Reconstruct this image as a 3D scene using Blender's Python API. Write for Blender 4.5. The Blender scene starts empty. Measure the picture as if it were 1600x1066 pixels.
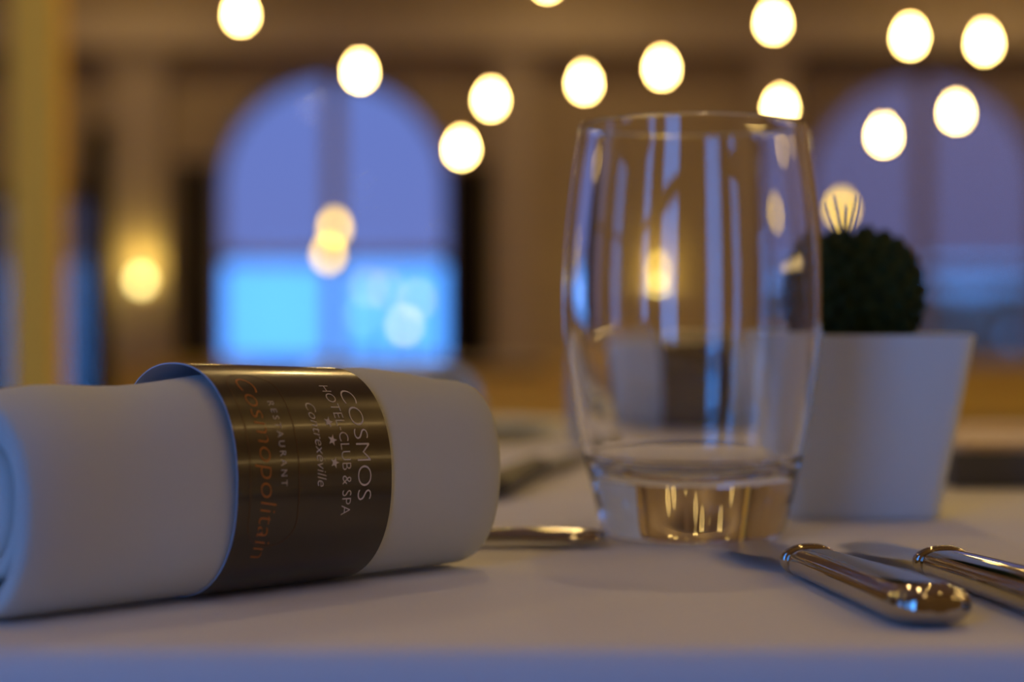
import bpy, bmesh, math, random
from mathutils import Vector, Matrix
PI = math.pi
sc = bpy.context.scene
col = sc.collection
random.seed(7)

# ------------------------------------------------------------------ camera
FPX = 3111.0
TZ = 0.75                      # table top height
CZ = TZ + 0.062                # camera height
PITCH = math.atan((533 - 509) / FPX)
cam_d = bpy.data.cameras.new('camera')
cam = bpy.data.objects.new('camera', cam_d); col.objects.link(cam)
cam.location = (0, 0, CZ)
cam.rotation_euler = (PI / 2 - PITCH, 0, 0)
cam_d.sensor_width = 36.0
cam_d.lens = 36.0 * FPX / 1600.0
cam_d.clip_start = 0.01
cam_d.clip_end = 300
cam_d.dof.use_dof = True
cam_d.dof.focus_distance = 0.472
cam_d.dof.aperture_fstop = 6.6
cam_d.dof.aperture_ratio = 1.08
sc.camera = cam

# ------------------------------------------------------------------ world, light, exposure
w = bpy.data.worlds.new('dusk'); sc.world = w; w.use_nodes = True
nt = w.node_tree; nt.nodes.clear()
wo = nt.nodes.new('ShaderNodeOutputWorld'); bg = nt.nodes.new('ShaderNodeBackground')
tc = nt.nodes.new('ShaderNodeTexCoord'); sp = nt.nodes.new('ShaderNodeSeparateXYZ')
nt.links.new(tc.outputs['Generated'], sp.inputs[0])
r1 = nt.nodes.new('ShaderNodeValToRGB')         # horizon to zenith
r1.color_ramp.elements[0].position = 0.0; r1.color_ramp.elements[0].color = (0.155, 0.205, 0.56, 1)
r1.color_ramp.elements[1].position = 0.55; r1.color_ramp.elements[1].color = (0.10, 0.38, 1.0, 1)
e = r1.color_ramp.elements.new(0.10); e.color = (0.150, 0.210, 0.60, 1)
nt.links.new(sp.outputs['Z'], r1.inputs[0])
mr = nt.nodes.new('ShaderNodeMapRange')          # the brighter half of the sky lies behind the camera
mr.inputs['From Min'].default_value = -0.9; mr.inputs['From Max'].default_value = 0.1
mr.inputs['To Min'].default_value = 1.0; mr.inputs['To Max'].default_value = 0.0
nt.links.new(sp.outputs['Y'], mr.inputs['Value'])
mx = nt.nodes.new('ShaderNodeMixRGB'); mx.inputs['Color2'].default_value = (0.42, 1.75, 5.3, 1)
nt.links.new(mr.outputs[0], mx.inputs['Fac']); nt.links.new(r1.outputs[0], mx.inputs['Color1'])
nt.links.new(mx.outputs[0], bg.inputs['Color']); bg.inputs['Strength'].default_value = 1.0
nt.links.new(bg.outputs[0], wo.inputs[0])

sc.view_settings.view_transform = 'Standard'
sc.view_settings.look = 'None'
sc.view_settings.gamma = 1
sc.view_settings.use_curve_mapping = False
sc.view_settings.exposure = 0.0
cy = sc.cycles
cy.use_denoising = True
cy.max_bounces = 14; cy.transmission_bounces = 14; cy.glossy_bounces = 6; cy.diffuse_bounces = 4
cy.transparent_max_bounces = 16
cy.sample_clamp_indirect = 4.0
cy.blur_glossy = 0.6
cy.caustics_reflective = True; cy.caustics_refractive = True
cy.adaptive_threshold = 0.005

WARM = (1.0, 0.68, 0.27)

def area(name, loc, size, power, color, rot=(0, 0, 0), shape='DISK', size_y=None, portal=False, spread=None):
    l = bpy.data.lights.new(name, 'AREA'); l.energy = power; l.color = color; l.shape = shape; l.size = size
    if size_y: l.size_y = size_y
    if spread: l.spread = spread
    if portal: l.cycles.is_portal = True
    o = bpy.data.objects.new(name, l); col.objects.link(o); o.location = loc; o.rotation_euler = rot
    return o

# room dimensions
RX0, RX1, RY0, RY1, RH = -4.2, 6.2, -1.25, 14.0, 3.7
FILL_XY = [(x, y) for y in (0.1, 2.6, 5.2, 7.8, 10.4, 12.9) for x in (-2.6, 0.35, 3.2, 5.3)]
FILL_POWER = 7.6
for i, (x, y) in enumerate(FILL_XY):  # unseen ceiling lamps added as warm fill for the room
    area('ceiling_fill', (x, y, RH - 0.035), 0.13, FILL_POWER * (0.25 if y < 2 else 1.3 if y < 6 else 1.2), WARM)

area('highlight_strip', (5.3, 0.9, RH - 0.04), 0.09, 14, WARM, (0, 0, 0), 'RECTANGLE', 3.0)  # unseen strips added for the warm highlight bands across the sleeve
area('highlight_strip', (5.9, 0.8, 1.35), 0.10, 5, WARM, (0, PI / 2, 0), 'RECTANGLE', 3.0)

area('uplight_fill', (RX1 - 0.12, 3.0, 3.15), 0.12, 7, WARM, (0, math.radians(155), 0), 'RECTANGLE', 8.0)  # unseen uplight added to brighten the ceiling that the sleeve mirrors

# ------------------------------------------------------------------ materials
def mat(name, color, rough=0.6, metal=0.0, spec=0.5, **kw):
    m = bpy.data.materials.new(name); m.use_nodes = True
    b = m.node_tree.nodes['Principled BSDF']
    b.inputs['Base Color'].default_value = (*color, 1)
    b.inputs['Roughness'].default_value = rough
    b.inputs['Metallic'].default_value = metal
    b.inputs['Specular IOR Level'].default_value = spec
    for k, v in kw.items():
        b.inputs[k.replace('_', ' ')].default_value = v
    return m

def bump(m, scale, strength, dist=0.001, kind='noise', rough_var=None, color_var=None, detail=4):
    n = m.node_tree; b = n.nodes['Principled BSDF']
    t = n.nodes.new('ShaderNodeTexCoord')
    if kind == 'noise':
        x = n.nodes.new('ShaderNodeTexNoise'); x.inputs['Scale'].default_value = scale; x.inputs['Detail'].default_value = detail
        out = x.outputs['Fac']
    elif kind == 'weave':
        a = n.nodes.new('ShaderNodeTexWave'); a.inputs['Scale'].default_value = scale; a.bands_direction = 'X'
        c = n.nodes.new('ShaderNodeTexWave'); c.inputs['Scale'].default_value = scale; c.bands_direction = 'Z'
        n.links.new(t.outputs['Object'], a.inputs['Vector']); n.links.new(t.outputs['Object'], c.inputs['Vector'])
        x = n.nodes.new('ShaderNodeMath'); x.operation = 'ADD'
        n.links.new(a.outputs['Fac'], x.inputs[0]); n.links.new(c.outputs['Fac'], x.inputs[1]); out = x.outputs[0]
    if kind == 'noise':
        n.links.new(t.outputs['Object'], x.inputs['Vector'])
    bp = n.nodes.new('ShaderNodeBump'); bp.inputs['Strength'].default_value = strength; bp.inputs['Distance'].default_value = dist
    n.links.new(out, bp.inputs['Height']); n.links.new(bp.outputs[0], b.inputs['Normal'])
    if color_var:
        r = n.nodes.new('ShaderNodeValToRGB'); r.color_ramp.elements[0].color = (*color_var[0], 1); r.color_ramp.elements[1].color = (*color_var[1], 1)
        r.color_ramp.elements[0].position = 0.3; r.color_ramp.elements[1].position = 0.7
        n.links.new(out, r.inputs[0]); n.links.new(r.outputs[0], b.inputs['Base Color'])
    return m

def emit(name, color, strength):
    m = bpy.data.materials.new(name); m.use_nodes = True; n = m.node_tree
    n.nodes.clear(); o = n.nodes.new('ShaderNodeOutputMaterial'); e = n.nodes.new('ShaderNodeEmission')
    e.inputs[0].default_value = (*color, 1); e.inputs[1].default_value = strength
    n.links.new(e.outputs[0], o.inputs[0]); return m

def pane_mat(name, tint):
    m = bpy.data.materials.new(name); m.use_nodes = True; n = m.node_tree; n.nodes.clear()
    o = n.nodes.new('ShaderNodeOutputMaterial'); mixn = n.nodes.new('ShaderNodeMixShader')
    tr = n.nodes.new('ShaderNodeBsdfTransparent'); tr.inputs[0].default_value = (*tint, 1)
    gl = n.nodes.new('ShaderNodeBsdfGlossy'); gl.inputs['Roughness'].default_value = 0.02
    fr = n.nodes.new('ShaderNodeFresnel'); fr.inputs[0].default_value = 1.22
    n.links.new(fr.outputs[0], mixn.inputs[0]); n.links.new(tr.outputs[0], mixn.inputs[1]); n.links.new(gl.outputs[0], mixn.inputs[2])
    n.links.new(mixn.outputs[0], o.inputs[0]); return m

def glass_mat(name, ior, color=(1, 1, 1)):
    m = bpy.data.materials.new(name); m.use_nodes = True; n = m.node_tree; n.nodes.clear()
    o = n.nodes.new('ShaderNodeOutputMaterial'); g = n.nodes.new('ShaderNodeBsdfGlass')
    g.inputs['Color'].default_value = (*color, 1); g.inputs['IOR'].default_value = ior; g.inputs['Roughness'].default_value = 0.0
    n.links.new(g.outputs[0], o.inputs[0]); return m

M = {}
M['cloth'] = bump(mat('white_tablecloth', (0.80, 0.79, 0.78), 0.85, 0, 0.25, Sheen_Weight=0.15), 900, 0.10, 0.0004)
M['napkin'] = bump(mat('napkin_linen', (0.59, 0.62, 0.59), 0.9, 0, 0.2, Sheen_Weight=0.1), 320, 0.12, 0.0006)
M['wood'] = bump(mat('dark_wood', (0.10, 0.05, 0.025), 0.45), 12, 0.15, 0.002)
M['paper'] = mat('dark_coated_paper', (0.010, 0.009, 0.012), 0.24, 0, 0.8, Specular_Tint=(1.0, 0.86, 0.62, 1), Coat_Weight=0.4, Coat_Roughness=0.10)
M['paper_in'] = mat('pale_paper', (0.50, 0.55, 0.66), 0.75)
M['print_silver'] = mat('silver_print', (0.58, 0.52, 0.48), 0.55, 0.0)
M['print_orange'] = mat('orange_print', (0.50, 0.15, 0.02), 0.5, 0.0)
M['print_faint'] = mat('faint_orange_print', (0.12, 0.045, 0.010), 0.5, 0.0)
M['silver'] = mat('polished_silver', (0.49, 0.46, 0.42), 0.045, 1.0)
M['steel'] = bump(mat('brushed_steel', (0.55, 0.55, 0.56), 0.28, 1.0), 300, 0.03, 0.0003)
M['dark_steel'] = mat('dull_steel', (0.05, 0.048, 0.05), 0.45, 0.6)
M['glass'] = glass_mat('clear_glass', 1.5)
M['water'] = glass_mat('water', 1.333)
M['pot'] = bump(mat('white_ceramic', (0.71, 0.78, 0.80), 0.5, 0, 0.3), 60, 0.03, 0.001)
M['plant'] = bump(mat('dark_green_plant', (0.014, 0.030, 0.014), 0.8, 0, 0.15), 300, 0.3, 0.001, color_var=((0.010, 0.024, 0.012), (0.035, 0.065, 0.026)))
M['spine'] = mat('dark_spine', (0.03, 0.02, 0.012), 0.6)
M['soil'] = mat('soil', (0.03, 0.02, 0.014), 0.95)
M['wall'] = bump(mat('ochre_plaster', (0.40, 0.31, 0.21), 0.85, 0, 0.2), 3.0, 0.05, 0.01, color_var=((0.37, 0.285, 0.19), (0.43, 0.335, 0.23)))
M['trim'] = mat('painted_trim', (0.46, 0.37, 0.28), 0.6)
M['panel'] = mat('amber_wainscot', (0.86, 0.62, 0.14), 0.5)
M['column'] = bump(mat('golden_plaster', (0.98, 0.64, 0.09), 0.8, 0, 0.2), 4, 0.05, 0.01)
M['frame'] = mat('window_frame_paint', (0.42, 0.40, 0.45), 0.5)
M['ceiling'] = mat('ceiling_paint', (0.62, 0.52, 0.40), 0.9)
M['floor'] = bump(mat('parquet_floor', (0.20, 0.11, 0.05), 0.4), 6, 0.1, 0.002, color_var=((0.15, 0.08, 0.035), (0.26, 0.14, 0.06)))
M['curtain'] = bump(mat('near_black_curtain', (0.020, 0.015, 0.014), 0.95, 0, 0.1), 40, 0.2, 0.003)
M['snow'] = bump(mat('dusk_snow', (0.88, 0.90, 0.93), 0.9, 0, 0.1), 0.6, 0.3, 0.08)
M['pane'] = pane_mat('window_glass', (0.97, 0.98, 0.98))
M['bulb'] = emit('pendant_bulb_glow', (1.0, 0.66, 0.20), 90)
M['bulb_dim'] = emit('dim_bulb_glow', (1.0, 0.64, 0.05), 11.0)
M['brass'] = mat('aged_brass', (0.55, 0.36, 0.14), 0.3, 1.0)
M['cord'] = mat('brown_cord', (0.10, 0.06, 0.03), 0.7)
M['chairwood'] = mat('honey_chair_wood', (0.50, 0.24, 0.06), 0.45)
M['boxgrey'] = mat('slate_grey_board', (0.10, 0.105, 0.125), 0.6)

# ------------------------------------------------------------------ helpers
def add_faces(bm, rings, closed=True, cap0=False, cap1=False, smooth=True):
    vs = [[bm.verts.new(p) for p in r] for r in rings]
    n = len(rings[0])
    for a, b in zip(vs[:-1], vs[1:]):
        for i in range(n if closed else n - 1):
            j = (i + 1) % n
            f = bm.faces.new((a[i], a[j], b[j], b[i])); f.smooth = smooth
    if cap0: f = bm.faces.new(list(reversed(vs[0]))); f.smooth = False
    if cap1: f = bm.faces.new(vs[-1]); f.smooth = False
    return vs

def finish(name, bm, m, parent=None, loc=None, rotz=0.0, sub=0):
    bmesh.ops.recalc_face_normals(bm, faces=bm.faces)
    me = bpy.data.meshes.new(name); bm.to_mesh(me); bm.free()
    me.materials.append(m) if not isinstance(m, list) else [me.materials.append(x) for x in m]
    o = bpy.data.objects.new(name, me); col.objects.link(o)
    if parent: o.parent = parent
    if loc is not None: o.location = loc
    o.rotation_euler.z = rotz
    if sub:
        s = o.modifiers.new('subdiv', 'SUBSURF'); s.levels = sub; s.render_levels = sub
    return o

def box(bm, x0, x1, y0, y1, z0, z1, bev=0.0):
    v = [bm.verts.new((x, y, z)) for z in (z0, z1) for x, y in ((x0, y0), (x1, y0), (x1, y1), (x0, y1))]
    fs = [bm.faces.new([v[i] for i in q]) for q in ((3, 2, 1, 0), (4, 5, 6, 7), (0, 1, 5, 4), (1, 2, 6, 5), (2, 3, 7, 6), (3, 0, 4, 7))]
    if bev:
        es = list({e for f in fs for e in f.edges})
        bmesh.ops.bevel(bm, geom=es, offset=bev, segments=3, profile=0.5, affect='EDGES', clamp_overlap=True)

def lathe(bm, prof, cx=0, cy=0, n=96, ang0=0, closed=False):
    """revolve prof [(r,z)...]; ends at r=0 are poles"""
    rings = []
    for r, z in prof:
        rings.append(None if r < 1e-7 else [(cx + r * math.cos(2 * PI * i / n), cy + r * math.sin(2 * PI * i / n), z) for i in range(n)])
    prev = None
    for k, r in enumerate(rings):
        cur = [bm.verts.new((cx, cy, prof[k][1]))] if r is None else [bm.verts.new(p) for p in r]
        if prev is not None:
            for i in range(n):
                j = (i + 1) % n
                if len(prev) == 1 and len(cur) == 1: continue
                if len(prev) == 1: f = bm.faces.new((prev[0], cur[j], cur[i]))
                elif len(cur) == 1: f = bm.faces.new((prev[i], prev[j], cur[0]))
                else: f = bm.faces.new((prev[i], prev[j], cur[j], cur[i]))
                f.smooth = True
        prev = cur

def tube(bm, p0, p1, r0, r1=None, n=12):
    p0 = Vector(p0); p1 = Vector(p1); r1 = r0 if r1 is None else r1
    d = (p1 - p0).normalized(); a = d.orthogonal().normalized(); b = d.cross(a)
    R = [[tuple(p + a * r * math.cos(2 * PI * i / n) + b * r * math.sin(2 * PI * i / n)) for i in range(n)] for p, r in ((p0, r0), (p1, r1))]
    add_faces(bm, R, cap0=True, cap1=True)

def sphere(bm, c, rx, rz=None, n=24, m=14):
    rz = rx if rz is None else rz
    lathe(bm, [(rx * math.sin(PI * k / m), c[2] - rz * math.cos(PI * k / m)) if 0 < k < m else (0, c[2] - rz * math.cos(PI * k / m)) for k in range(m + 1)], c[0], c[1], n)

def spline(pts, k):
    """Catmull-Rom through pts (tuples), k points per segment"""
    out = []
    n = len(pts)
    for i in range(n - 1):
        p0 = pts[max(i - 1, 0)]; p1 = pts[i]; p2 = pts[i + 1]; p3 = pts[min(i + 2, n - 1)]
        for s in range(k):
            t = s / k
            out.append(tuple(0.5 * (2 * b + (c - a) * t + (2 * a - 5 * b + 4 * c - d) * t * t + (3 * b - a - 3 * c + d) * t ** 3) for a, b, c, d in zip(p0, p1, p2, p3)))
    out.append(pts[-1]); return out

def empty(name, loc=(0, 0, 0), rz=0.0):
    o = bpy.data.objects.new(name, None); col.objects.link(o); o.empty_display_size = 0.05
    o.location = loc; o.rotation_euler.z = rz; return o

def tag(o, label, cat, group=None):
    o['label'] = label; o['category'] = cat
    if group: o['group'] = group
    return o

def struct(o):
    o['kind'] = 'structure'; return o

def at(px, py, d):
    """point in the room seen at picture point (px,py) at depth d (metres along +Y)"""
    cp, sp_ = math.cos(PITCH), math.sin(PITCH)
    u = (px - 800) / FPX; v = -(py - 533) / FPX
    ry = cp + v * sp_; rz = -sp_ + v * cp
    return Vector((u / ry * d, d, CZ + rz / ry * d))

def copy_tree(o, parent=None):
    c = o.copy(); col.objects.link(c); c.parent = parent
    for ch in list(o.children): copy_tree(ch, c)
    return c

# ------------------------------------------------------------------ room shell
bm = bmesh.new(); box(bm, RX0 - .3, RX1 + .3, RY0 - .3, RY1 + .3, -0.2, 0); struct(finish('floor', bm, M['floor']))
bm = bmesh.new(); box(bm, RX0 - .3, RX1 + .3, RY0 - .3, RY1 + .3, RH, RH + .2); struct(finish('ceiling', bm, M['ceiling']))
bm = bmesh.new(); box(bm, RX1, RX1 + .3, RY0 - .3, RY1 + .3, 0, RH); struct(finish('wall_right', bm, M['wall']))

def arch_wall(name, y0, y1, x0, x1, opens, m):
    """opens: (xl, xr, sill, spring, is_arch)"""
    bm = bmesh.new()
    xs = {x0, x1}
    for xl, xr, s, sp2, ar in opens:
        for k in range(33): xs.add(xl + (xr - xl) * (0.5 - 0.5 * math.cos(PI * k / 32)) if ar else (xl if k < 16 else xr))
    xs = sorted(xs)
    def top(o, x):
        xl, xr, s, sp2, ar = o
        if not ar: return sp2
        r = (xr - xl) / 2; return sp2 + math.sqrt(max(0, r * r - (x - (xl + xr) / 2) ** 2)) * ar
    for a, b in zip(xs[:-1], xs[1:]):
        if b - a < 1e-5: continue
        mid = (a + b) / 2; op = next((o for o in opens if o[0] < mid < o[1]), None)
        def pr(za0, za1, zb0, zb1):
            v = [bm.verts.new(p) for p in ((a, y0, za0), (b, y0, zb0), (b, y0, zb1), (a, y0, za1), (a, y1, za0), (b, y1, zb0), (b, y1, zb1), (a, y1, za1))]
            for q in ((0, 1, 2, 3), (7, 6, 5, 4), (0, 4, 5, 1), (3, 2, 6, 7), (0, 3, 7, 4), (1, 5, 6, 2)): bm.faces.new([v[i] for i in q])
        if op is None: pr(0, RH, 0, RH)
        else:
            pr(0, op[2], 0, op[2]); pr(top(op, a), RH, top(op, b), RH)
    return struct(finish(name, bm, m))

WY = RY1
def wx(px): return (px - 800) / FPX * WY
def wz(py): return CZ + (509 - py) / FPX * WY
R_ = (wx(704) - wx(334)) / 2
SILL = wz(572)
win_l = (wx(334), wx(704), SILL, wz(112) - R_ * 0.97, 0.97)
win_r = (wx(1262), wx(1632), SILL, wz(112) - R_ * 0.97, 0.97)
win_s = (wx(-30), wx(172), SILL - 0.3, wz(310), 0)
arch_wall('wall_back', WY, WY + 0.3, RX0, RX1, [win_l, win_r, win_s], M['wall'])

def window(name, o, y, ft, transom, mull=True):
    xl, xr, s, sp2, ar = o
    bm = bmesh.new(); c = (xl + xr) / 2; r = (xr - xl) / 2; d = 0.06
    inner = []; outer = []
    path = [(xl, s)] + ([(c - r * math.cos(PI * k / 24), sp2 + ar * r * math.sin(PI * k / 24)) for k in range(25)] if ar else [(xl, sp2), (xr, sp2)]) + [(xr, s)]
    k = (r - ft) / r
    for x, z in path:
        outer.append((x, z))
        inner.append((c + (x - c) * k, s + ft if z == s else (sp2 + (z - sp2) * k if ar else z - ft)))
    n = len(path)
    V = [[bm.verts.new((x, yy, z)) for x, z in P] for P, yy in ((outer, y), (inner, y), (outer, y + d), (inner, y + d))]
    for i in range(n):
        j = (i + 1) % n
        bm.faces.new((V[0][i], V[0][j], V[1][j], V[1][i])); bm.faces.new((V[2][i], V[3][i], V[3][j], V[2][j]))
        bm.faces.new((V[0][i], V[2][i], V[2][j], V[0][j])); bm.faces.new((V[1][i], V[1][j], V[3][j], V[3][i]))
    if mull:
        box(bm, c - 0.055, c + 0.055, y, y + d, s + ft, (sp2 + r * ar - ft) if ar else sp2 - ft)
    box(bm, xl + ft, xr - ft, y + 0.002, y + d - 0.002, transom - 0.04, transom + 0.04)
    fr = struct(finish(name, bm, M['frame']))
    bm = bmesh.new()
    box(bm, xl, xr, y + d / 2 - 0.003, y + d / 2 + 0.003, s, (sp2 + r * ar) if ar else sp2)
    if ar:
        bm.free(); bm = bmesh.new()
        F = [bm.verts.new((x, y + d / 2, z)) for x, z in path]; B = [bm.verts.new((x, y + d / 2 + 0.006, z)) for x, z in path]
        bm.faces.new(F); bm.faces.new(list(reversed(B)))
        for i in range(n): bm.faces.new((F[i], B[i], B[(i + 1) % n], F[(i + 1) % n]))
    finish('glass_pane', bm, M['pane'], fr)
    return fr
window('window_1', win_l, WY + 0.12, 0.05, wz(403))
window('window_2', win_r, WY + 0.12, 0.05, wz(428))
window('window_3', win_s, WY + 0.12, 0.05, wz(372), mull=False)

# front wall (behind the camera) with three tall windows
fw = [(-3.9, -3.0, 0.25, 2.1, 0), (-2.6, -1.75, 0.25, 2.1, 0), (-1.35, -0.55, 0.25, 2.1, 0)]
arch_wall('wall_front', RY0 - 0.3, RY0, RX0, RX1, fw, M['wall'])
for i, o in enumerate(fw):
    window('window_%d' % (i + 4), o, RY0 - 0.2, 0.06, 1.5, mull=False)
for o in fw:
    area('portal', ((o[0] + o[1]) / 2, RY0 - 0.31, (o[2] + o[3]) / 2), o[1] - o[0], 0, (1, 1, 1), (PI / 2, 0, 0), 'RECTANGLE', o[3] - o[2], True).rotation_euler = (-PI / 2, PI, 0)

lw = [(-0.95, 0.15, 0.25, 2.3, 0), (0.75, 1.85, 0.25, 2.3, 0)]
arch_wall('wall_left', -RX0, -RX0 + 0.3, RY0 - .3, RY1 + .3, lw, M['wall']).rotation_euler.z = PI / 2
for i, o in enumerate(lw):
    window('window_%d' % (i + 7), o, -RX0 + 0.12, 0.06, 1.6, mull=False).rotation_euler.z = PI / 2
    area('portal', (RX0 - 0.31, (o[0] + o[1]) / 2, (o[2] + o[3]) / 2), o[3] - o[2], 0, (1, 1, 1), (0, -PI / 2, 0), 'RECTANGLE', o[1] - o[0], True)

# wainscot, sill rail, pilasters and cornice on the far wall
bm = bmesh.new()
for a, b in ((wx(172), RX1),):
    box(bm, a, b, WY - 0.03, WY, 0.12, SILL - 0.03)
    x = a + 0.1
    while x < b - 0.6:
        box(bm, x, x + 0.5, WY - 0.045, WY - 0.03, 0.2, SILL - 0.1, 0.006); x += 0.62
struct(finish('trim_1', bm, M['panel']))
bm = bmesh.new(); box(bm, wx(172), RX1, WY - 0.10, WY, SILL - 0.03, SILL + 0.02, 0.008); struct(finish('trim_2', bm, M['panel']))
bm = bmesh.new()
for p0, p1 in ((178, 262), (772, 836), (1180, 1236)):
    box(bm, wx(p0), wx(p1), WY - 0.12, WY, SILL + 0.02, 2.62, 0.01)
    box(bm, wx(p0) - 0.04, wx(p1) + 0.04, WY - 0.16, WY, 2.62, 2.72, 0.01)
struct(finish('trim_3', bm, M['trim']))
bm = bmesh.new(); box(bm, RX0, RX1, WY - 0.22, WY, 2.72, 2.98, 0.02); struct(finish('trim_4', bm, M['trim']))

# column on the left
cx0 = at(60, 300, 4.2)
bm = bmesh.new()
hw = 0.049
box(bm, cx0.x - hw, cx0.x + hw, cx0.y - hw, cx0.y + hw, 0.12, RH - 0.15, 0.006)
box(bm, cx0.x - hw - .03, cx0.x + hw + .03, cx0.y - hw - .03, cx0.y + hw + .03, 0, 0.12, 0.006)
box(bm, cx0.x - hw - .03, cx0.x + hw + .03, cx0.y - hw - .03, cx0.y + hw + .03, RH - .15, RH, 0.006)
tag(finish('column', bm, M['column']), 'slim golden plaster column rising at the left edge of the room', 'column')

# ------------------------------------------------------------------ outside
bm = bmesh.new(); N = 40
def gz(x, y):
    t = min(max((y - WY - 3) / 30, 0), 1); return -0.1 + 2.35 * t * t * (3 - 2 * t) + 0.06 * math.sin(x * .7 + y * .3)
g = [[bm.verts.new((-30 + 70 * i / N, WY + 0.31 + 60 * j / N, gz(-30 + 70 * i / N, WY + .3 + 60 * j / N))) for i in range(N + 1)] for j in range(N + 1)]
for j in range(N):
    for i in range(N): bm.faces.new((g[j][i], g[j][i + 1], g[j + 1][i + 1], g[j + 1][i])).smooth = True
o = struct(finish('ground', bm, M['snow']))

def glint_standin(px, py, d, rad, col_, L, label, cool=False):  # glowing globes added in place of glints off glassware indoors
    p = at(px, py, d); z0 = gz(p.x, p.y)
    t = tag(empty('glint_standin', (p.x, p.y, z0)), label, 'lamp', 'added globes standing in for glassware glints')
    bm = bmesh.new(); sphere(bm, (0, 0, p.z - z0), rad, n=20); finish('lamp_globe', bm, emit('glint_standin_glow', col_, L), t)
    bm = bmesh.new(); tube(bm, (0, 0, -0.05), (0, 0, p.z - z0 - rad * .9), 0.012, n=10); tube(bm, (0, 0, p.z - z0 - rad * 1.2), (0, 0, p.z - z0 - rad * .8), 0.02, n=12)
    finish('glint_post', bm, M['dark_steel'], t)
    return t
for px, py, L, lab in ((632, 509, 4.5, 'brightest pale blue glint stand-in low in the left arched window'), (652, 468, 2.2, 'pale blue glint stand-in right of the others in the left window'),
                       (575, 448, 1.5, 'faint pale glint stand-in just under the window transom'), (603, 452, 1.6, 'faint lilac glint stand-in between two paler ones below transom'),
                       (566, 492, 1.8, 'cyan glint stand-in left of the brightest pale one in left window')):
    glint_standin(px, py, 18 + (px % 5) * .35, 0.05, (0.75, 0.58, 1.0) if L != 1.8 else (.3, .7, 1.0), L * 1.5, lab)

# hedge outside the right window
bm = bmesh.new()
p0 = at(1400, 440, 17.5); random.seed(3)
for k in range(420):
    x = p0.x - 0.9 + 2.6 * random.random(); z = random.uniform(0.0, 1.08)
    sphere(bm, (x, 17.5 + random.uniform(-.25, .25), z), random.uniform(.06, .11), n=8, m=6)
tag(finish('hedge', bm, bump(mat('teal_hedge', (0.05, 0.28, 0.26), 0.9), 14, 0.8, 0.03)), 'low teal hedge outside below the right arched window', 'hedge')

# ------------------------------------------------------------------ curtains
def curtain(x0, x1, z0, z1, y, m, name, folds=9, amp=0.03):
    bm = bmesh.new(); n = folds * 10
    P = []
    for i in range(n + 1):
        t = i / n; P.append((x0 + (x1 - x0) * t, y + amp * math.sin(2 * PI * folds * t)))
    loop = P + [(x, yy + 0.006) for x, yy in reversed(P)]
    add_faces(bm, [[(x, yy, z) for x, yy in loop] for z in (z0, (z0 + z1) / 2, z1)])
    V = bm.verts; V.ensure_lookup_table(); k = len(loop)
    for base in (0, 2 * k):
        for i in range(n): bm.faces.new([V[base + q] for q in (i, i + 1, k - 2 - i, k - 1 - i)])
    o = finish(name, bm, m)
    bm = bmesh.new(); box(bm, x0 - .03, x1 + .03, y - .02, WY + .01, z1 - .005, z1 + .025, .004); finish('curtain_rail', bm, M['wood'], o)
    return o
tag(curtain(wx(150), wx(178), SILL - .27, wz(205), WY - 0.20, M['curtain'], 'curtain', 3), 'narrow dark curtain between the golden column and the left sconce', 'curtain')
tag(curtain(wx(288), wx(338), SILL + .03, wz(262), WY - 0.20, M['curtain'], 'curtain', 3), 'near-black curtain on the left side of the left arched window', 'curtain', 'dark curtains beside the left arched window')
tag(curtain(wx(702), wx(762), SILL + .03, wz(262), WY - 0.20, M['curtain'], 'curtain', 4), 'near-black curtain on the right side of the left arched window', 'curtain', 'dark curtains beside the left arched window')
def sheer_mat(fac=0.36, color=(0.40, 0.30, 0.27)):
    m = bpy.data.materials.new('sheer_voile'); m.use_nodes = True; n = m.node_tree; n.nodes.clear()
    o = n.nodes.new('ShaderNodeOutputMaterial'); mixn = n.nodes.new('ShaderNodeMixShader'); mixn.inputs[0].default_value = fac
    tr = n.nodes.new('ShaderNodeBsdfTransparent'); d = n.nodes.new('ShaderNodeBsdfDiffuse'); d.inputs[0].default_value = (*color, 1)
    n.links.new(tr.outputs[0], mixn.inputs[1]); n.links.new(d.outputs[0], mixn.inputs[2]); n.links.new(mixn.outputs[0], o.inputs[0]); return m
tag(curtain(win_r[0] - .05, win_r[1] + .05, SILL + .04, wz(96), WY - 0.06, sheer_mat(), 'sheer_curtain', 14, 0.018), 'thin brownish sheer curtain drawn across the right arched window', 'curtain')

tag(curtain(win_s[0] - .05, win_s[1] + .03, SILL - .27, wz(298), WY - 0.06, sheer_mat(0.62, (0.16, 0.17, 0.22)), 'sheer_curtain', 9, 0.018), 'grey sheer curtain added to dim the window behind the golden column', 'curtain')  # added layer that darkens the blue of the narrow window

# ------------------------------------------------------------------ wall sconces
def sconce(px, py, label):
    p = at(px, py, WY - 0.25); y = WY - 0.12 if px < 500 else WY
    t = tag(empty('wall_sconce', (p.x, y, p.z)), label, 'wall lamp', 'glowing wall sconces on the far wall')
    bm = bmesh.new(); box(bm, -0.05, 0.05, -0.02, 0, -0.16, 0.04, 0.006); tube(bm, (0, -0.02, -0.1), (0, -0.13, -0.1), 0.008); tube(bm, (0, -0.13, -0.11), (0, -0.13, -0.055), 0.012)
    finish('bracket', bm, M['brass'], t)
    bm = bmesh.new(); sphere(bm, (0, -0.13, 0), 0.042, n=24); finish('lamp_globe', bm, emit('sconce_glow', (1.0, 0.84, 0.30), 8.0), t)
    l = bpy.data.lights.new('sconce_light', 'POINT'); l.energy = 3.2; l.color = (1, .72, .14); l.shadow_soft_size = 0.04
    lo = bpy.data.objects.new('sconce_light', l); col.objects.link(lo); lo.parent = t; lo.location = (0, -0.15, 0.14)
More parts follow.
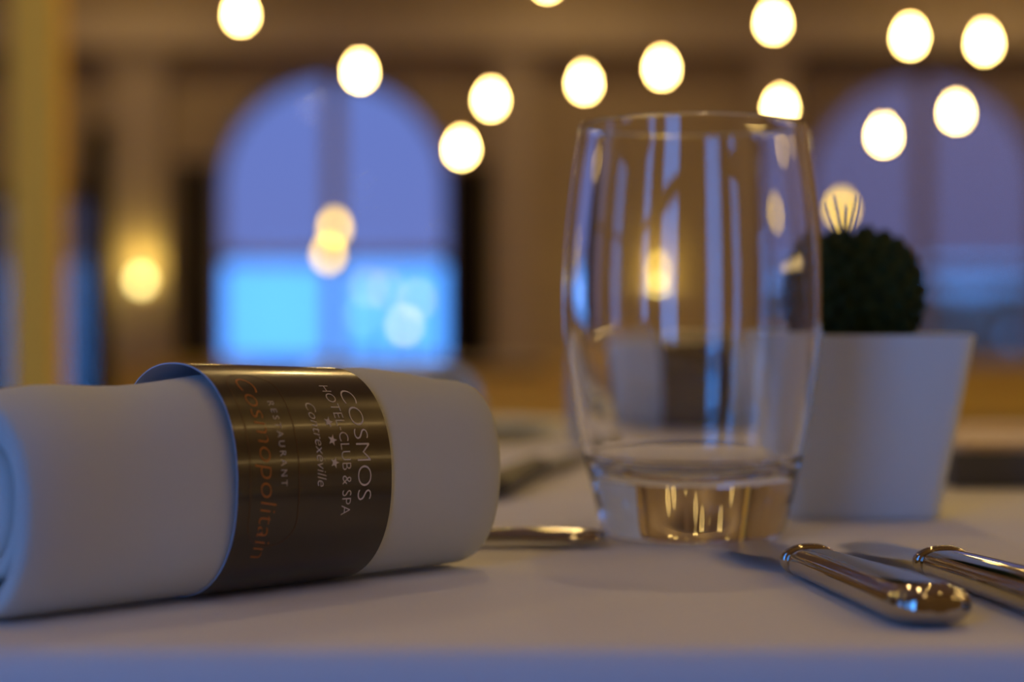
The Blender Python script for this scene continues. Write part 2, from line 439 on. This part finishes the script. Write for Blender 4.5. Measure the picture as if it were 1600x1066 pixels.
sconce(220, 438, 'yellow globe wall sconce left of the left arched window')
sconce(1006, 455, 'yellow globe wall sconce seen through the drinking glass')

# ------------------------------------------------------------------ pendant bulbs
PEND = [(376, 22, 6.0, 'hanging bulb nearest the upper left corner'), (562, 112, 6.6, 'hanging bulb over the top of the left arched window'),
        (767, 156, 7.4, 'hanging bulb right of the left arch, upper one of the pair'), (721, 232, 7.8, 'lowest hanging bulb, right of the left arched window'),
        (855, -30, 6.2, 'hanging bulb cut off by the top edge of the picture'), (913, 130, 7.0, 'hanging bulb above the left rim of the drinking glass'),
        (1034, 107, 6.6, 'hanging bulb above the middle of the drinking glass'), (1208, 35, 6.2, 'highest hanging bulb above the right rim of the drinking glass'),
        (1219, 168, 7.4, 'hanging bulb just touching the rim of the drinking glass'), (1422, 58, 5.8, 'hanging bulb over the top of the right arched window'),
        (1538, 67, 5.8, 'hanging bulb nearest the upper right corner'), (1494, 176, 6.8, 'hanging bulb in front of the right arch, the right one'),
        (1381, 212, 7.2, 'hanging bulb in front of the right arch, above the cactus')]
def pendant(p, label, bm_='bulb', small=1.0):
    t = tag(empty('pendant_lamp', (p.x, p.y, p.z)), label, 'hanging lamp', 'bulbs hanging across the dining room')
    s = max(1.0, p.y * 0.0027 / 0.0185) * small
    bm = bmesh.new()
    pr = [(0, -.0225), (.009, -.0205), (.016, -.014), (.0185, -.004), (.0165, .006), (.011, .015), (.0075, .022), (.007, .028), (0, .028)]
    pr = [(r * s, z * s) for r, z in pr]
    lathe(bm, pr, n=20); finish('bulb', bm, M[bm_], t)
    bm = bmesh.new(); lathe(bm, [(0, .0285 * s), (.008 * s, .0285 * s), (.009 * s, .045 * s), (.004 * s, .052 * s), (0, .052 * s)], n=16); finish('socket', bm, M['brass'], t)
    bm = bmesh.new(); tube(bm, (0, 0, .052 * s), (0, 0, RH - p.z - 0.02), 0.0015, n=8); finish('cord', bm, M['cord'], t)
    bm = bmesh.new(); lathe(bm, [(0, RH - p.z - .03), (.03, RH - p.z - .025), (.045, RH - p.z), (0, RH - p.z)], n=24); finish('ceiling_rose', bm, M['brass'], t)
for px, py, d, lab in PEND: pendant(at(px, py, d), lab)
for px, py, d, lab in ((523, 356, 10.5, 'upper of two peach bulbs standing in for reflections in the left arched window'), (513, 397, 10.9, 'lower of two peach bulbs standing in for reflections in the left arched window'),
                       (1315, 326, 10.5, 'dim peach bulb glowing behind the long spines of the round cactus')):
    pendant(at(px, py, d), lab, 'bulb_dim')  # the pair at the left window stands in for lamps reflected in its pane
# ones hanging outside the frame, which the knives and the glass mirror
for x, y, z in ((-1.9, 3.2, 2.5), (-0.7, 2.2, 2.4), (0.5, 1.7, 2.5), (1.6, 2.4, 2.4), (0.1, 3.6, 2.5), (1.2, 0.9, 2.3), (2.4, 0.6, 2.5), (3.2, 1.9, 2.2), (1.0, 4.4, 2.35),
                (0.6, -0.9, 2.2), (2.2, -0.95, 2.15)):
    pendant(Vector((x, y, z)), 'bulb hanging nearer the camera, above the top of the picture')

for x, y, z in ((1.6, 0.1, 2.0), (1.05, 0.5, 2.1), (2.0, 1.2, 2.2), (0.55, 0.8, 2.0), (1.4, 1.3, 2.0), (-0.4, 1.2, 2.1)):
    pendant(Vector((x, y, z)), 'small bulb hanging close over the near table, above the top of the picture', 'bulb', 0.6)

# ------------------------------------------------------------------ dining table and cloth
TX0, TX1, TY0, TY1 = -0.62, 0.62, 0.3835, 1.25
t = tag(empty('dining_table', ((TX0 + TX1) / 2, (TY0 + TY1) / 2, 0)), 'rectangular dining table hidden under the white tablecloth', 'table')
w2, d2 = (TX1 - TX0) / 2 - .008, (TY1 - TY0) / 2 - .008
bm = bmesh.new(); box(bm, -w2, w2, -d2, d2, TZ - .034, TZ - .0035, 0.003); finish('tabletop', bm, M['wood'], t)
for sx in (-1, 1):
    for sy in (-1, 1):
        bm = bmesh.new(); box(bm, sx * (w2 - .07) - .03, sx * (w2 - .07) + .03, sy * (d2 - .07) - .03, sy * (d2 - .07) + .03, 0, TZ - .034, 0.003); finish('leg', bm, M['wood'], t)
bm = bmesh.new()
def cloth_loop(off, z, wav):
    pts = []; n = 480; rc = 0.012 + max(off, 0)
    W = (TX1 - TX0) / 2 + off; D = (TY1 - TY0) / 2 + off; cxx, cyy = (TX0 + TX1) / 2, (TY0 + TY1) / 2
    per = 2 * (2 * W + 2 * D)
    for i in range(n):
        s = i / n * per; a = s
        if a < 2 * W: x, y, nx, ny = -W + a, -D, 0, -1
        elif a < 2 * W + 2 * D: x, y, nx, ny = W, -D + (a - 2 * W), 1, 0
        elif a < 4 * W + 2 * D: x, y, nx, ny = W - (a - 2 * W - 2 * D), D, 0, 1
        else: x, y, nx, ny = -W, D - (a - 4 * W - 2 * D), -1, 0
        # round the corners
        ax, ay = abs(x) - (W - rc), abs(y) - (D - rc)
        if ax > 0 and ay > 0:
            l = math.hypot(ax, ay); k = rc / max(l, 1e-9) if l > rc else 1
            x = math.copysign(W - rc + ax * k, x); y = math.copysign(D - rc + ay * k, y)
            nx, ny = ax / l * (1 if x > 0 else -1), ay / l * (1 if y > 0 else -1)
        u = i / n
        f = wav * (0.6 * math.sin(2 * PI * 17 * u + .6) + 0.4 * math.sin(2 * PI * 29 * u + 2)) 
        pts.append((cxx + x + nx * f, cyy + y + ny * f, z))
    return pts
prof = [(-0.20, 0, 0), (-0.05, 0, 0), (-0.012, 0, 0), (-0.006, -.0003, 0), (-0.0025, -.0013, 0), (-0.0006, -.0035, 0), (0, -.007, 0.0), (0.001, -.02, 0.0006), (0.004, -.06, 0.003), (0.008, -.12, .007), (0.012, -.20, 0.011), (0.015, -.28, .014), (0.0135, -.28, .014), (0.0095, -.20, .011), (0.0055, -.12, .007), (0.0015, -.06, .003), (-.0022, -.01, 0), (-.01, -.0034, 0), (-.20, -.0034, 0)]
vs = add_faces(bm, [cloth_loop(o_, TZ + z, wv) for o_, z, wv in prof])
f = bm.faces.new(vs[0]); f = bm.faces.new(list(reversed(vs[-1])))
tag(finish('tablecloth', bm, M['cloth']), 'white tablecloth covering the whole table and hanging over its near edge', 'tablecloth')

# ------------------------------------------------------------------ napkin roll with its sleeve
mm = 0.001
A0 = Vector((-77, 453, 0)) * mm                    # sleeve's left end, on the table under the axis
AX = Vector((0.686, 0.727, 0)).normalized()
NV = Vector((AX.y, -AX.x, 0))                      # horizontal, towards the camera
SL = 0.047; RXs, RZs = 0.0222, 0.0259
def ring_pt(th, v, rx, rz, zc):
    """th measured from the top, towards the camera side"""
    s, c = math.sin(th), math.cos(th)
    ex = 2 / 2.25
    s2 = math.copysign(abs(s) ** ex, s); c2 = math.copysign(abs(c) ** ex, c)
    return A0 + AX * v + NV * (rx * s2) + Vector((0, 0, TZ + zc + rz * c2))

def napkin_roll(name, origin_fn, v0, v1, scale_fn, turns=4.6, th_cloth=0.0042):
    bm = bmesh.new(); n_per = 56; n = int(turns * n_per)
    rings = []
    for i in range(n + 1):
        th = 2 * PI * i / n_per + PI * 1.45       # outer edge tucked under
        turn = i / n_per
        q = min(1, max(0, (turn - .74) / .24)); depth = th_cloth * 1.05 * (q * q * (3 - 2 * q) + max(0, turn - .98))
        # stadium section along the axis
        la = v0 + (0.0 if turn < 1.02 else 0.0035 * (1 + .3 * math.sin(turn * 2.1))) * min(1, max(0, (turn - .98) * 8)); lb = v1 + (0.0018 * math.sin(turn * 1.7) - .0022 * (turn > 1.0))
        sec = []
        h = th_cloth / 2 * 0.98
        m_ax = 26
        for k in range(m_ax + 1):
            v = la + h + (lb - la - 2 * h) * k / m_ax; sec.append((v, 0.0))
        for k in range(1, 6):
            a = PI * k / 6; sec.append((lb - h + h * math.sin(a), h * (1 - math.cos(a))))
        for k in range(m_ax + 1):
            v = lb - h - (lb - la - 2 * h) * k / m_ax; sec.append((v, 2 * h))
        for k in range(1, 6):
            a = PI * k / 6; sec.append((la + h - h * math.sin(a), h * (1 + math.cos(a))))
        rings.append([tuple(origin_fn(th, v, depth + dd)) for v, dd in sec])
    add_faces(bm, rings, cap0=True, cap1=True)
    return bm
def nap_fn(th, v, dep):
    # the cloth is a little slack left of the sleeve and pinched inside it
    inside = 1 / (1 + math.exp(-(v + .002) / .004)) * 1 / (1 + math.exp((v - SL) / .004))
    left = 1 / (1 + math.exp((v + .010) / .008))
    rim = math.exp(-((v + 0.053) / .008) ** 2) + math.exp(-((v - .086) / .010) ** 2)
    endf = max(0, (v - .062) / .024) ** 2 * .0006
    wob = 0.00035 * math.sin(v * 140 + math.sin(th) * 2) + 0.0003 * math.sin(th * 3 + v * 60)
    rx = RXs - .0006 - 0.0006 * inside + wob - endf - rim * .0006
    rz = RZs - .0006 - 0.0006 * inside - 0.0011 * left + wob - endf - rim * .0006
    s, c = math.sin(th), math.cos(th)
    ex = 2 / 2.25
    s2 = math.copysign(abs(s) ** ex, s); c2 = math.copysign(abs(c) ** ex, c)
    # inner end of the far side leans in slightly
    return A0 + AX * v + NV * ((rx - dep) * s2) + Vector((0, 0, TZ + rz + .0006 + (rz - dep) * c2))
bm = napkin_roll('x', nap_fn, -0.053, 0.086, None)
big_roll = tag(finish('rolled_napkin', bm, M['napkin']), 'large pale linen napkin rolled up inside the dark printed sleeve', 'napkin')

# sleeve: thin coated paper, dark outside and pale inside
def sleeve_pt(th, v, dr=0.0):
    k = 1 - v / SL
    rx = RXs + 0.0001 + .0007 * k; rz = RZs - .00015 + 0.0009 * k
    # bottom stays on the table
    return ring_pt(th, v, rx + dr, rz + dr, rz + .0003)
bm = bmesh.new(); nth = 160; nv = 16; tp = 0.00028
outer = [[sleeve_pt(2 * PI * i / nth, SL * k / nv) for i in range(nth)] for k in range(nv + 1)]
inner = [[sleeve_pt(2 * PI * i / nth, SL * k / nv, -tp) for i in range(nth)] for k in range(nv, -1, -1)]
vs = add_faces(bm, outer + inner)
for i in range(nth):
    bm.faces.new((vs[-1][i], vs[-1][(i + 1) % nth], vs[0][(i + 1) % nth], vs[0][i]))
for ring_ in (0, nv, nv + 1, 2 * nv + 1):
    for i in range(nth):
        e_ = bm.edges.get((vs[ring_][i], vs[ring_][(i + 1) % nth]))
        if e_: e_.smooth = False
bm.faces.ensure_lookup_table()
for idx, f in enumerate(bm.faces):
    if idx >= nth * nv: f.material_index = 1
slv = tag(finish('napkin_sleeve', bm, [M['paper'], M['paper_in']]), 'glossy dark brown paper sleeve with silver and orange lettering around the napkin', 'napkin sleeve')

# lettering bent round the sleeve
arc = [0.0]; NA = 720
for i in range(NA):
    arc.append(arc[-1] + (sleeve_pt(PI * (i + 1) / NA, .0235) - sleeve_pt(PI * i / NA, .0235)).length)
def th_of(s):
    lo, hi = 0, NA
    while hi - lo > 1:
        md = (lo + hi) // 2
        if arc[md] > s: hi = md
        else: lo = md
    f = (s - arc[lo]) / max(arc[hi] - arc[lo], 1e-9); return PI * (lo + f) / NA
def s_of(deg): return arc[int(round(deg / 180 * NA))]
def wrap(bm, name, m, lift=0.00006, label=None):
    for v in bm.verts:
        s, ax, z = v.co; v.co = sleeve_pt(th_of(s), ax, lift + z)
    o = finish(name, bm, m, slv)
    if label: o['label'] = label
    return o
def text_bm(txt, size_w, cap, thin=0.0, shear=0.0, space=1.0):
    """mesh of a line of text fitted to width size_w and capital height cap"""
    cu = bpy.data.curves.new('t', 'FONT'); cu.body = txt; cu.size = 1.0; cu.offset = thin; cu.shear = shear; cu.space_character = space; cu.resolution_u = 5
    ob = bpy.data.objects.new('t', cu); col.objects.link(ob)
    dg = bpy.context.evaluated_depsgraph_get(); me = bpy.data.meshes.new_from_object(ob.evaluated_get(dg))
    bpy.data.objects.remove(ob); bm = bmesh.new(); bm.from_mesh(me); bpy.data.meshes.remove(me)
    xs = [v.co.x for v in bm.verts]; x0, x1 = min(xs), max(xs)
    # capital height of the built-in face is about .73
    for v in bm.verts: v.co.x = (v.co.x - x0) / (x1 - x0) * size_w; v.co.y = v.co.y / 0.73 * cap; v.co.z = 0
    for k in range(2):
        es = [e for e in bm.edges if e.calc_length() > 0.0006]
        if es: bmesh.ops.subdivide_edges(bm, edges=es, cuts=1)
    bmesh.ops.triangulate(bm, faces=bm.faces)
    return bm
def letter_line(txt, d0, d1, vbase, cap, m, thin=0.0, shear=0.0, space=1.0, drift=0.0, label=None, name='lettering'):
    s0, s1 = s_of(d0), s_of(d1)
    bm = text_bm(txt, s1 - s0, cap, thin, shear, space)
    for v in bm.verts:
        u, h = v.co.x, v.co.y
        v.co = (s0 + u, vbase + h + drift * (u / (s1 - s0)), 0)
    return wrap(bm, name, m, label=label)
letter_line('COSMOS', 40, 99, .0360, .0047, M['print_silver'], -0.018, label='large thin silver capitals')
letter_line('HOTEL-CLUB & SPA', 36, 106, .0312, .0030, M['print_silver'], -0.012)
letter_line('Contrexéville', 50, 92, .0235, .0029, M['print_silver'], -0.012, shear=0.25)
letter_line('RESTAURANT', 49, 91, .0126, .0019, M['print_silver'], -0.008, space=1.5)
letter_line('Cosmopolitain', 31, 127, .0066, .0052, M['print_orange'], -0.022, shear=0.15, label='thin orange lettering')
bm = bmesh.new()
for dg_ in (62, 72, 83):
    s, a = s_of(dg_), .0289
    vc = bm.verts.new((s, a, 0)); P = [bm.verts.new((s + (.0014 if k % 2 == 0 else .00058) * math.sin(PI * k / 5), a + (.0014 if k % 2 == 0 else .00058) * math.cos(PI * k / 5), 0)) for k in range(10)]
    for k in range(10): bm.faces.new((vc, P[k], P[(k + 1) % 10]))
wrap(bm, 'star_print', M['print_silver'])
# the faint rounded outline round the restaurant's name
bm = bmesh.new()
for (sa, sb, va, vb) in ((s_of(26), s_of(120), .0036, .0180),):
    path = []; r = .006
    for cxx, cyy, a0 in ((sb - r, vb - r, 0), (sa + r, vb - r, 90), (sa + r, va + r, 180), (sb - r, va + r, 270)):
        for k in range(9):
            a = math.radians(a0 + 90 * k / 8); path.append((cxx + r * math.cos(a), cyy + r * math.sin(a)))
    dense = []
    for (ax_, ay_), (bx_, by_) in zip(path, path[1:] + path[:1]):
        nseg = max(1, int(math.hypot(bx_ - ax_, by_ - ay_) / .0006))
        dense += [(ax_ + (bx_ - ax_) * k / nseg, ay_ + (by_ - ay_) * k / nseg) for k in range(nseg)]
    cxm, cym = (sa + sb) / 2, (va + vb) / 2; n = len(dense)
    O = [bm.verts.new((x, y, 0)) for x, y in dense]; I = []
    for i in range(n):
        dx = dense[(i + 1) % n][0] - dense[i - 1][0]; dy = dense[(i + 1) % n][1] - dense[i - 1][1]; l = math.hypot(dx, dy)
        I.append(bm.verts.new((dense[i][0] - dy / l * .00016, dense[i][1] + dx / l * .00016, 0)))
    for i in range(n): bm.faces.new((O[i], O[(i + 1) % n], I[(i + 1) % n], I[i]))
wrap(bm, 'outline_print', M['print_faint'], label='faint orange outline')

# ------------------------------------------------------------------ drinking glass with water
GX, GY = 0.0530, 0.583
go = [(25.0, 0.4), (26.3, 1.2), (27.0, 3), (28.9, 11), (30.7, 18.5), (32.3, 25), (34.3, 35), (35.9, 46), (37.1, 54), (37.8, 61), (38.0, 69), (37.9, 77), (37.3, 87), (36.3, 97), (35.1, 107), (33.9, 115), (33.2, 120)]
wall_t = lambda z: 1.5 + 0.9 * max(0, 1 - z / 70)
prof_o = spline(go, 5)
def r_out(z):
    for (r0, z0), (r1, z1) in zip(prof_o[:-1], prof_o[1:]):
        if z0 <= z <= z1: return r0 + (r1 - r0) * (z - z0) / max(z1 - z0, 1e-9)
    return prof_o[-1][0] if z > 60 else prof_o[0][0]
zb = 17.5
inn = []
for k in range(13):
    a = PI / 2 * k / 12; rI = r_out(zb + 8) - wall_t(25)
    inn.append((rI * math.sin(a) ** 0.8, zb + 8 * (1 - math.cos(a) ** 0.9)))
for k in range(1, 60):
    z = zb + 8 + (119.9 - zb - 8) * k / 59; inn.append((r_out(z) - wall_t(z), z))
rim = [(prof_o[-1][0] - .75 + .75 * math.cos(a), 120 + .8 * math.sin(a)) for a in (.4, .8, 1.2, PI / 2, 1.95, 2.35, 2.75)]
prof_g = [(0, 1.6), (8, 1.5), (16, 1.1), (21, .5), (23.5, .05)] + prof_o + rim + list(reversed(inn))
prof_g[-1] = (0, zb)
GZ0 = TZ + .0002
gl = tag(empty('drinking_glass', (GX, GY, GZ0)), 'clear barrel-shaped drinking glass with thick base standing on the tablecloth', 'glass')
bm = bmesh.new(); lathe(bm, [(r * mm, z * mm) for r, z in prof_g], n=160); finish('glass_body', bm, M['glass'], gl)
WATER = 0
if WATER:
    # the water reaches a hair into the glass wall, so that the two surfaces never leave an air gap
    wp = [(0, zb - .05)] + [(r + .05, z - .05) for r, z in inn[1:] if z < WATER - 1] 
    rr = r_out(WATER) - wall_t(WATER) + .05
    wp += [(rr, WATER + .5), (rr - .6, WATER + .1), (rr - 1.8, WATER), (0, WATER)]
    bm = bmesh.new(); lathe(bm, [(r * mm, z * mm) for r, z in wp], n=160); finish('water', bm, M['water'], gl)

# ------------------------------------------------------------------ knives
def knife(x, y, ang, label):
    """local axes: +y from the collar to the blade's tip, -y to the handle's end, z up"""
    t = tag(empty('table_knife', (x * mm, y * mm, TZ + .0001), ang), label, 'knife', 'silver knives right of the glass')
    def sect(yy, w, h, zc, n=40, ex=2.6, flat=0.0):
        out = []
        for i in range(n):
            a = 2 * PI * i / n; c, s = math.cos(a), math.sin(a)
            X = w / 2 * math.copysign(abs(c) ** (2 / ex), c); Z = h / 2 * math.copysign(abs(s) ** (2 / ex), s)
            if s > 0: Z *= 1 - 0.10 * (abs(X) / (w / 2)) ** 2
            out.append((X * mm, yy * mm, (zc + Z) * mm))
        return out
    # handle
    bm = bmesh.new()
    st = [(-2.0, 10.4, 6.2, 3.7), (-3.2, 12.0, 7.0, 3.8), (-6, 12.6, 7.3, 3.9), (-18, 13.4, 7.7, 4.05), (-35, 14.8, 8.1, 4.2), (-55, 16.6, 8.6, 4.4), (-70, 18.0, 8.9, 4.5), (-79, 18.4, 8.9, 4.5), (-84, 17.4, 8.4, 4.5), (-87, 14.6, 7.2, 4.5), (-88.8, 9.6, 5.0, 4.5), (-89.4, 3.6, 2.0, 4.5)]
    st = spline(st, 4)
    add_faces(bm, [sect(*s, ex=2.7) for s in st], cap0=True, cap1=True)
    finish('handle', bm, M['silver'], t)
    # collar: beaded ferrule
    bm = bmesh.new()
    st = [(-2.6, 11.6, 6.9, 3.8), (-2.2, 13.8, 7.9, 4.1), (-1.2, 14.3, 8.1, 4.15), (-.3, 13.4, 7.6, 4.0), (0.2, 12.0, 6.8, 3.9), (0.8, 12.6, 7.2, 3.95), (1.8, 12.9, 7.2, 3.95), (2.6, 11.6, 6.2, 3.9), (3.0, 9.4, 5.0, 3.8), (4.6, 8.6, 4.4, 3.7), (6.4, 8.8, 3.2, 3.6), (7.4, 8.4, 2.2, 3.6)]
    add_faces(bm, [sect(*s, ex=2.4) for s in spline(st, 3)], cap0=True, cap1=True)
    finish('collar', bm, M['silver'], t)
    # blade: lies flat, straight back, round-ended
    bm = bmesh.new(); R = []
    for i in range(31):
        u = i / 30; yy = 6.5 + 53.5 * u
        xr = 4.2 + 1.6 * min(1, u * 6); xl = -4.2 - 4.6 * min(1, u * 4) ** .7 - 1.8 * math.sin(PI * min(1, u * 1.05))
        if u > .84:
            q = (u - .84) / .16; k = math.sqrt(max(0, 1 - q ** 2.2)); m_ = 2.0
            xr = m_ + (xr - m_) * max(k, .04); xl = m_ + (xl - m_) * max(k, .04)
        zt = 3.6 - 1.4 * u
        th = 1.6 * (1 - .45 * u)
        R.append([(xl * mm, yy * mm, zt * mm), ((xl * .35 + xr * .65) * mm, yy * mm, (zt + th / 2) * mm), (xr * mm, yy * mm, (zt + th / 2 - .1) * mm), (xr * mm, yy * mm, (zt - th / 2 + .1) * mm), ((xl * .35 + xr * .65) * mm, yy * mm, (zt - th / 2) * mm)])
    add_faces(bm, R, cap0=True, cap1=True, smooth=False)
    finish('blade', bm, M['steel'], t)
    return t
KA = math.atan2(0.156, 0.988)
knife(73, 492, KA, 'silver knife nearer the glass, its rounded handle end fully in view')
knife(105, 488, KA, 'silver knife further right, its handle cut by the picture edge')

# spoon handle behind the napkin roll
def cutlery_handle(bm, stations, bend, thick=1.9):
    R = []
    for u, w_ in stations:
        z = bend(u); n = 20; ring = []
        for i in range(n):
            a = 2 * PI * i / n; c, s = math.cos(a), math.sin(a)
            ring.append((u * mm, w_ / 2 * math.copysign(abs(c) ** .8, c) * mm, (z + thick / 2 * s + .12 * w_ * (0.5 - (abs(c)) ** 2) * 0.5) * mm))
        R.append(ring)
    add_faces(bm, R, cap0=True, cap1=True)
t = tag(empty('dessert_spoon', (0.0, 0.558, TZ + .0003), 0.02), 'silver spoon behind the napkin roll, only its golden-lit handle end showing', 'spoon')
bm = bmesh.new()
st = [(-95, 4.2), (-70, 4.4), (-40, 5.4), (-15, 9), (5, 13), (16, 14.5), (22, 13), (25, 9), (26.3, 4), (26.6, 1)]
cutlery_handle(bm, spline(st, 5), lambda u: 2.1 + 0.7 * math.exp(-((u - 0) / 26) ** 2) + 3.0 * math.exp(-((u + 75) / 25) ** 2), 3.6)
finish('handle', bm, M['silver'], t)
bm = bmesh.new(); R = []
for i in range(13):
    v = i / 12; xx = -92 - 58 * v; w_ = 40 * math.sqrt(max(0.004, 1 - (2 * v - 1) ** 2)) * (1 - .15 * v) * .5
    dpt = 8 * math.sqrt(max(0, 1 - (2 * v - 1) ** 2))
    top_ = [(xx * mm, w_ * math.cos(PI - PI * k / 12) * mm, (9.6 - dpt * math.sin(PI * k / 12)) * mm) for k in range(13)]
    low = [(p[0], p[1], p[2] - .0013) for p in reversed(top_)]
    R.append(top_ + low)
add_faces(bm, R, cap0=True, cap1=True); finish('bowl', bm, M['silver'], t)

# ------------------------------------------------------------------ cactus in square pot
PX, PY = 0.1138, 0.655
t = tag(empty('potted_cactus', (PX, PY, TZ + .0002), math.radians(-3)), 'round dark green cactus in a white tapered square pot behind the glass', 'potted plant')
def rsq(h, z, r, n=8):
    P = []
    for cxx, cyy, a0 in ((h - r, h - r, 0), (-h + r, h - r, 90), (-h + r, -h + r, 180), (h - r, -h + r, 270)):
        for k in range(n + 1):
            a = math.radians(a0 + 90 * k / n); P.append(((cxx + r * math.cos(a)) * mm, (cyy + r * math.sin(a)) * mm, z * mm))
    return P
bm = bmesh.new()
sec = [(21.5, 0, 4), (23.0, .4, 4.5), (23.6, 1.4, 5), (33.0, 57.6, 5), (33.0, 58.6, 4.6), (32.4, 58.9, 4.2), (30.6, 58.6, 3.6), (29.6, 50, 3.4), (21, 4, 3)]
vs = add_faces(bm, [rsq(*s) for s in sec]); bm.faces.new(list(reversed(vs[0]))); bm.faces.new(vs[-1])
finish('pot', bm, M['pot'], t)
bm = bmesh.new(); vs = add_faces(bm, [rsq(28.6, 50.5, 3.4), rsq(27, 52.5, 6), rsq(12, 53.5, 6)]); bm.faces.new(list(reversed(vs[0]))); bm.faces.new(vs[-1])
finish('soil', bm, M['soil'], t)
bm = bmesh.new(); BR, BZ, BC = 19.9, 21.0, 71.5
lathe(bm, [(0, (BC - BZ) * mm)] + [(BR * mm * math.sin(PI * k / 20) ** .8, (BC - BZ * math.cos(PI * k / 20)) * mm) for k in range(1, 20)] + [(0, (BC + BZ) * mm)], n=48)
random.seed(11); tips = []
for k in range(150):
    zz = 1 - 2 * (k + .5) / 150; rr = math.sqrt(1 - zz * zz); ph = k * 2.399963
    if zz < -.85: continue
    nrm = Vector((rr * math.cos(ph), rr * math.sin(ph), zz)); j = 1 + random.uniform(-.03, .03)
    base = Vector((BR * rr ** .8 * math.cos(ph), BR * rr ** .8 * math.sin(ph), BC + BZ * zz)) * mm
    tip = base + nrm * (1.9 + random.uniform(-.3, .5)) * mm; a = nrm.orthogonal().normalized(); b = nrm.cross(a)
    q = [[tuple(base - nrm * .5 * mm + (nrm * hh + (a * math.cos(2 * PI * i / 7) + b * math.sin(2 * PI * i / 7)) * ra) * mm) for i in range(7)] for hh, ra in ((0, 2.3), (1.2, 2.2), (2.3, 1.5), (3.0 * j, .5))]
    add_faces(bm, q, cap1=True); tips.append((tip, nrm))
finish('cactus_body', bm, M['plant'], t)
bm = bmesh.new()
for tip, nrm in tips:
    for s in range(4):
        d = (nrm + Vector([random.uniform(-.7, .7) for _ in range(3)])).normalized()
        tube(bm, tip - nrm * .4 * mm, tip + d * random.uniform(.8, 1.6) * mm, .00010, .00003, 4)
o = finish('spines', bm, M['spine'], t); o['kind'] = 'stuff'
for x1, z1, x0, z0 in ((-10.0, 101.6, -5.6, 88), (-7.7, 103.2, -4.7, 90), (-4.9, 100.8, -5.2, 89), (-2.4, 103.2, -5.0, 90), (-1.3, 103.0, -3.4, 90.5)):
    bm = bmesh.new(); tube(bm, (x0 * mm, -.003, z0 * mm), (x1 * mm, -.005, z1 * mm), .00038, .00026, 8)
    finish('long_spine', bm, M['spine'], t)

# ------------------------------------------------------------------ far side of the table
def second_roll():
    o2 = Vector((-0.030, 0.955, TZ)); ax = Vector((-0.55, 0.83, 0)).normalized(); nv = Vector((ax.y, -ax.x, 0))
    def fn(th, v, dep):
        return o2 + ax * v + nv * ((.021 - dep) * math.sin(th)) + Vector((0, 0, .0222 + (.0215 - dep) * math.cos(th)))
    bm = napkin_roll('x', fn, 0.0, 0.135, None, turns=4.0, th_cloth=.0042)
    tag(finish('rolled_napkin', bm, M['napkin']), 'blurred rolled napkin at the far place setting, behind the large roll', 'napkin')
second_roll()
# the opposite guest's napkin, in the same printed sleeve, behind the glass
RC = A0 + AX * (SL / 2); NC = Vector((0.0955, 1.062, 0)); ra = math.radians(138)
def place_copy(src, label, group=None):
    c = copy_tree(src); rot = Matrix.Rotation(ra, 3, 'Z'); off = NC - rot @ RC
    c.location = (off.x, off.y, 0); c.rotation_euler.z = ra
    c['label'] = label; return c
place_copy(big_roll, 'blurred rolled napkin seen through the drinking glass, in a dark sleeve')
place_copy(slv, 'blurred dark sleeve round the rolled napkin seen through the drinking glass')

# far knife
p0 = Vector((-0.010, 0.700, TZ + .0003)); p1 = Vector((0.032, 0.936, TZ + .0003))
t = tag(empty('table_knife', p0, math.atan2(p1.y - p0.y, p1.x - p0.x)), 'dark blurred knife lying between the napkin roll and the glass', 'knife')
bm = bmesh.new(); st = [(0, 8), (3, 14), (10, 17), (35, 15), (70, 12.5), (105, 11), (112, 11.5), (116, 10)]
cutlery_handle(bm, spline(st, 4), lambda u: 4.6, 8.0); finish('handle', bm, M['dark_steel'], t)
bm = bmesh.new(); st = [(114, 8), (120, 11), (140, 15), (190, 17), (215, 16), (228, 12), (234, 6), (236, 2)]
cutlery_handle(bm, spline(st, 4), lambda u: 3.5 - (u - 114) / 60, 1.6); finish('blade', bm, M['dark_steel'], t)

# saucer at the far place
c = at(832, 706, 1.05)
t = tag(empty('saucer', (-0.016, 1.12, TZ + .0004)), 'small white saucer at the far place setting beside the blurred napkin', 'saucer')
bm = bmesh.new(); pr = [(0, 1.2), (20, 1.2), (22, 0), (24, 0), (26, 1.2), (38, 4), (46, 7.0), (47.4, 7.9), (46.4, 8.4), (37, 5.6), (26, 3.6), (22, 3.0), (0, 2.8)]
lathe(bm, [(r * mm, z * mm) for r, z in pr], n=64); finish('plate', bm, M['pot'], t)

# low grey box with pale ribbed cards at right
p = at(1488, 766, 0.755)
t = tag(empty('menu_box', (p.x, 0.755, TZ + .0002), 0.0), 'low slate-grey box with pale ribbed top at the right edge', 'box')
bm = bmesh.new(); box(bm, 0, .24, 0, .155, 0, .0135, .001); finish('box_body', bm, M['boxgrey'], t)
bm = bmesh.new()
for i in range(34): box(bm, .005 + i * .0068, .005 + i * .0068 + .0052, .004, .151, .0136, .0165, .0004)
o = finish('ribbed_lid', bm, mat('cream_card', (0.80, 0.62, 0.42), 0.45), t); o['label'] = 'cream ribbed lid'

# ------------------------------------------------------------------ a second table with wine glasses, between here and the windows
def side_table(x, y, label):
    t = tag(empty('dining_table', (x, y, 0)), label, 'table')
    bm = bmesh.new(); lathe(bm, [(0, .700), (.36, .700), (.365, .705), (.365, .718), (0, .718)], n=64); finish('tabletop', bm, M['wood'], t)
    bm = bmesh.new(); lathe(bm, [(0, 0), (.22, 0), (.22, .02), (.05, .06), (.035, .1), (.035, .66), (.08, .70), (0, .70)], n=32); finish('pedestal', bm, M['wood'], t)
side_table(-0.28, 5.0, 'small round dining table in the blurred room, left of the glass')
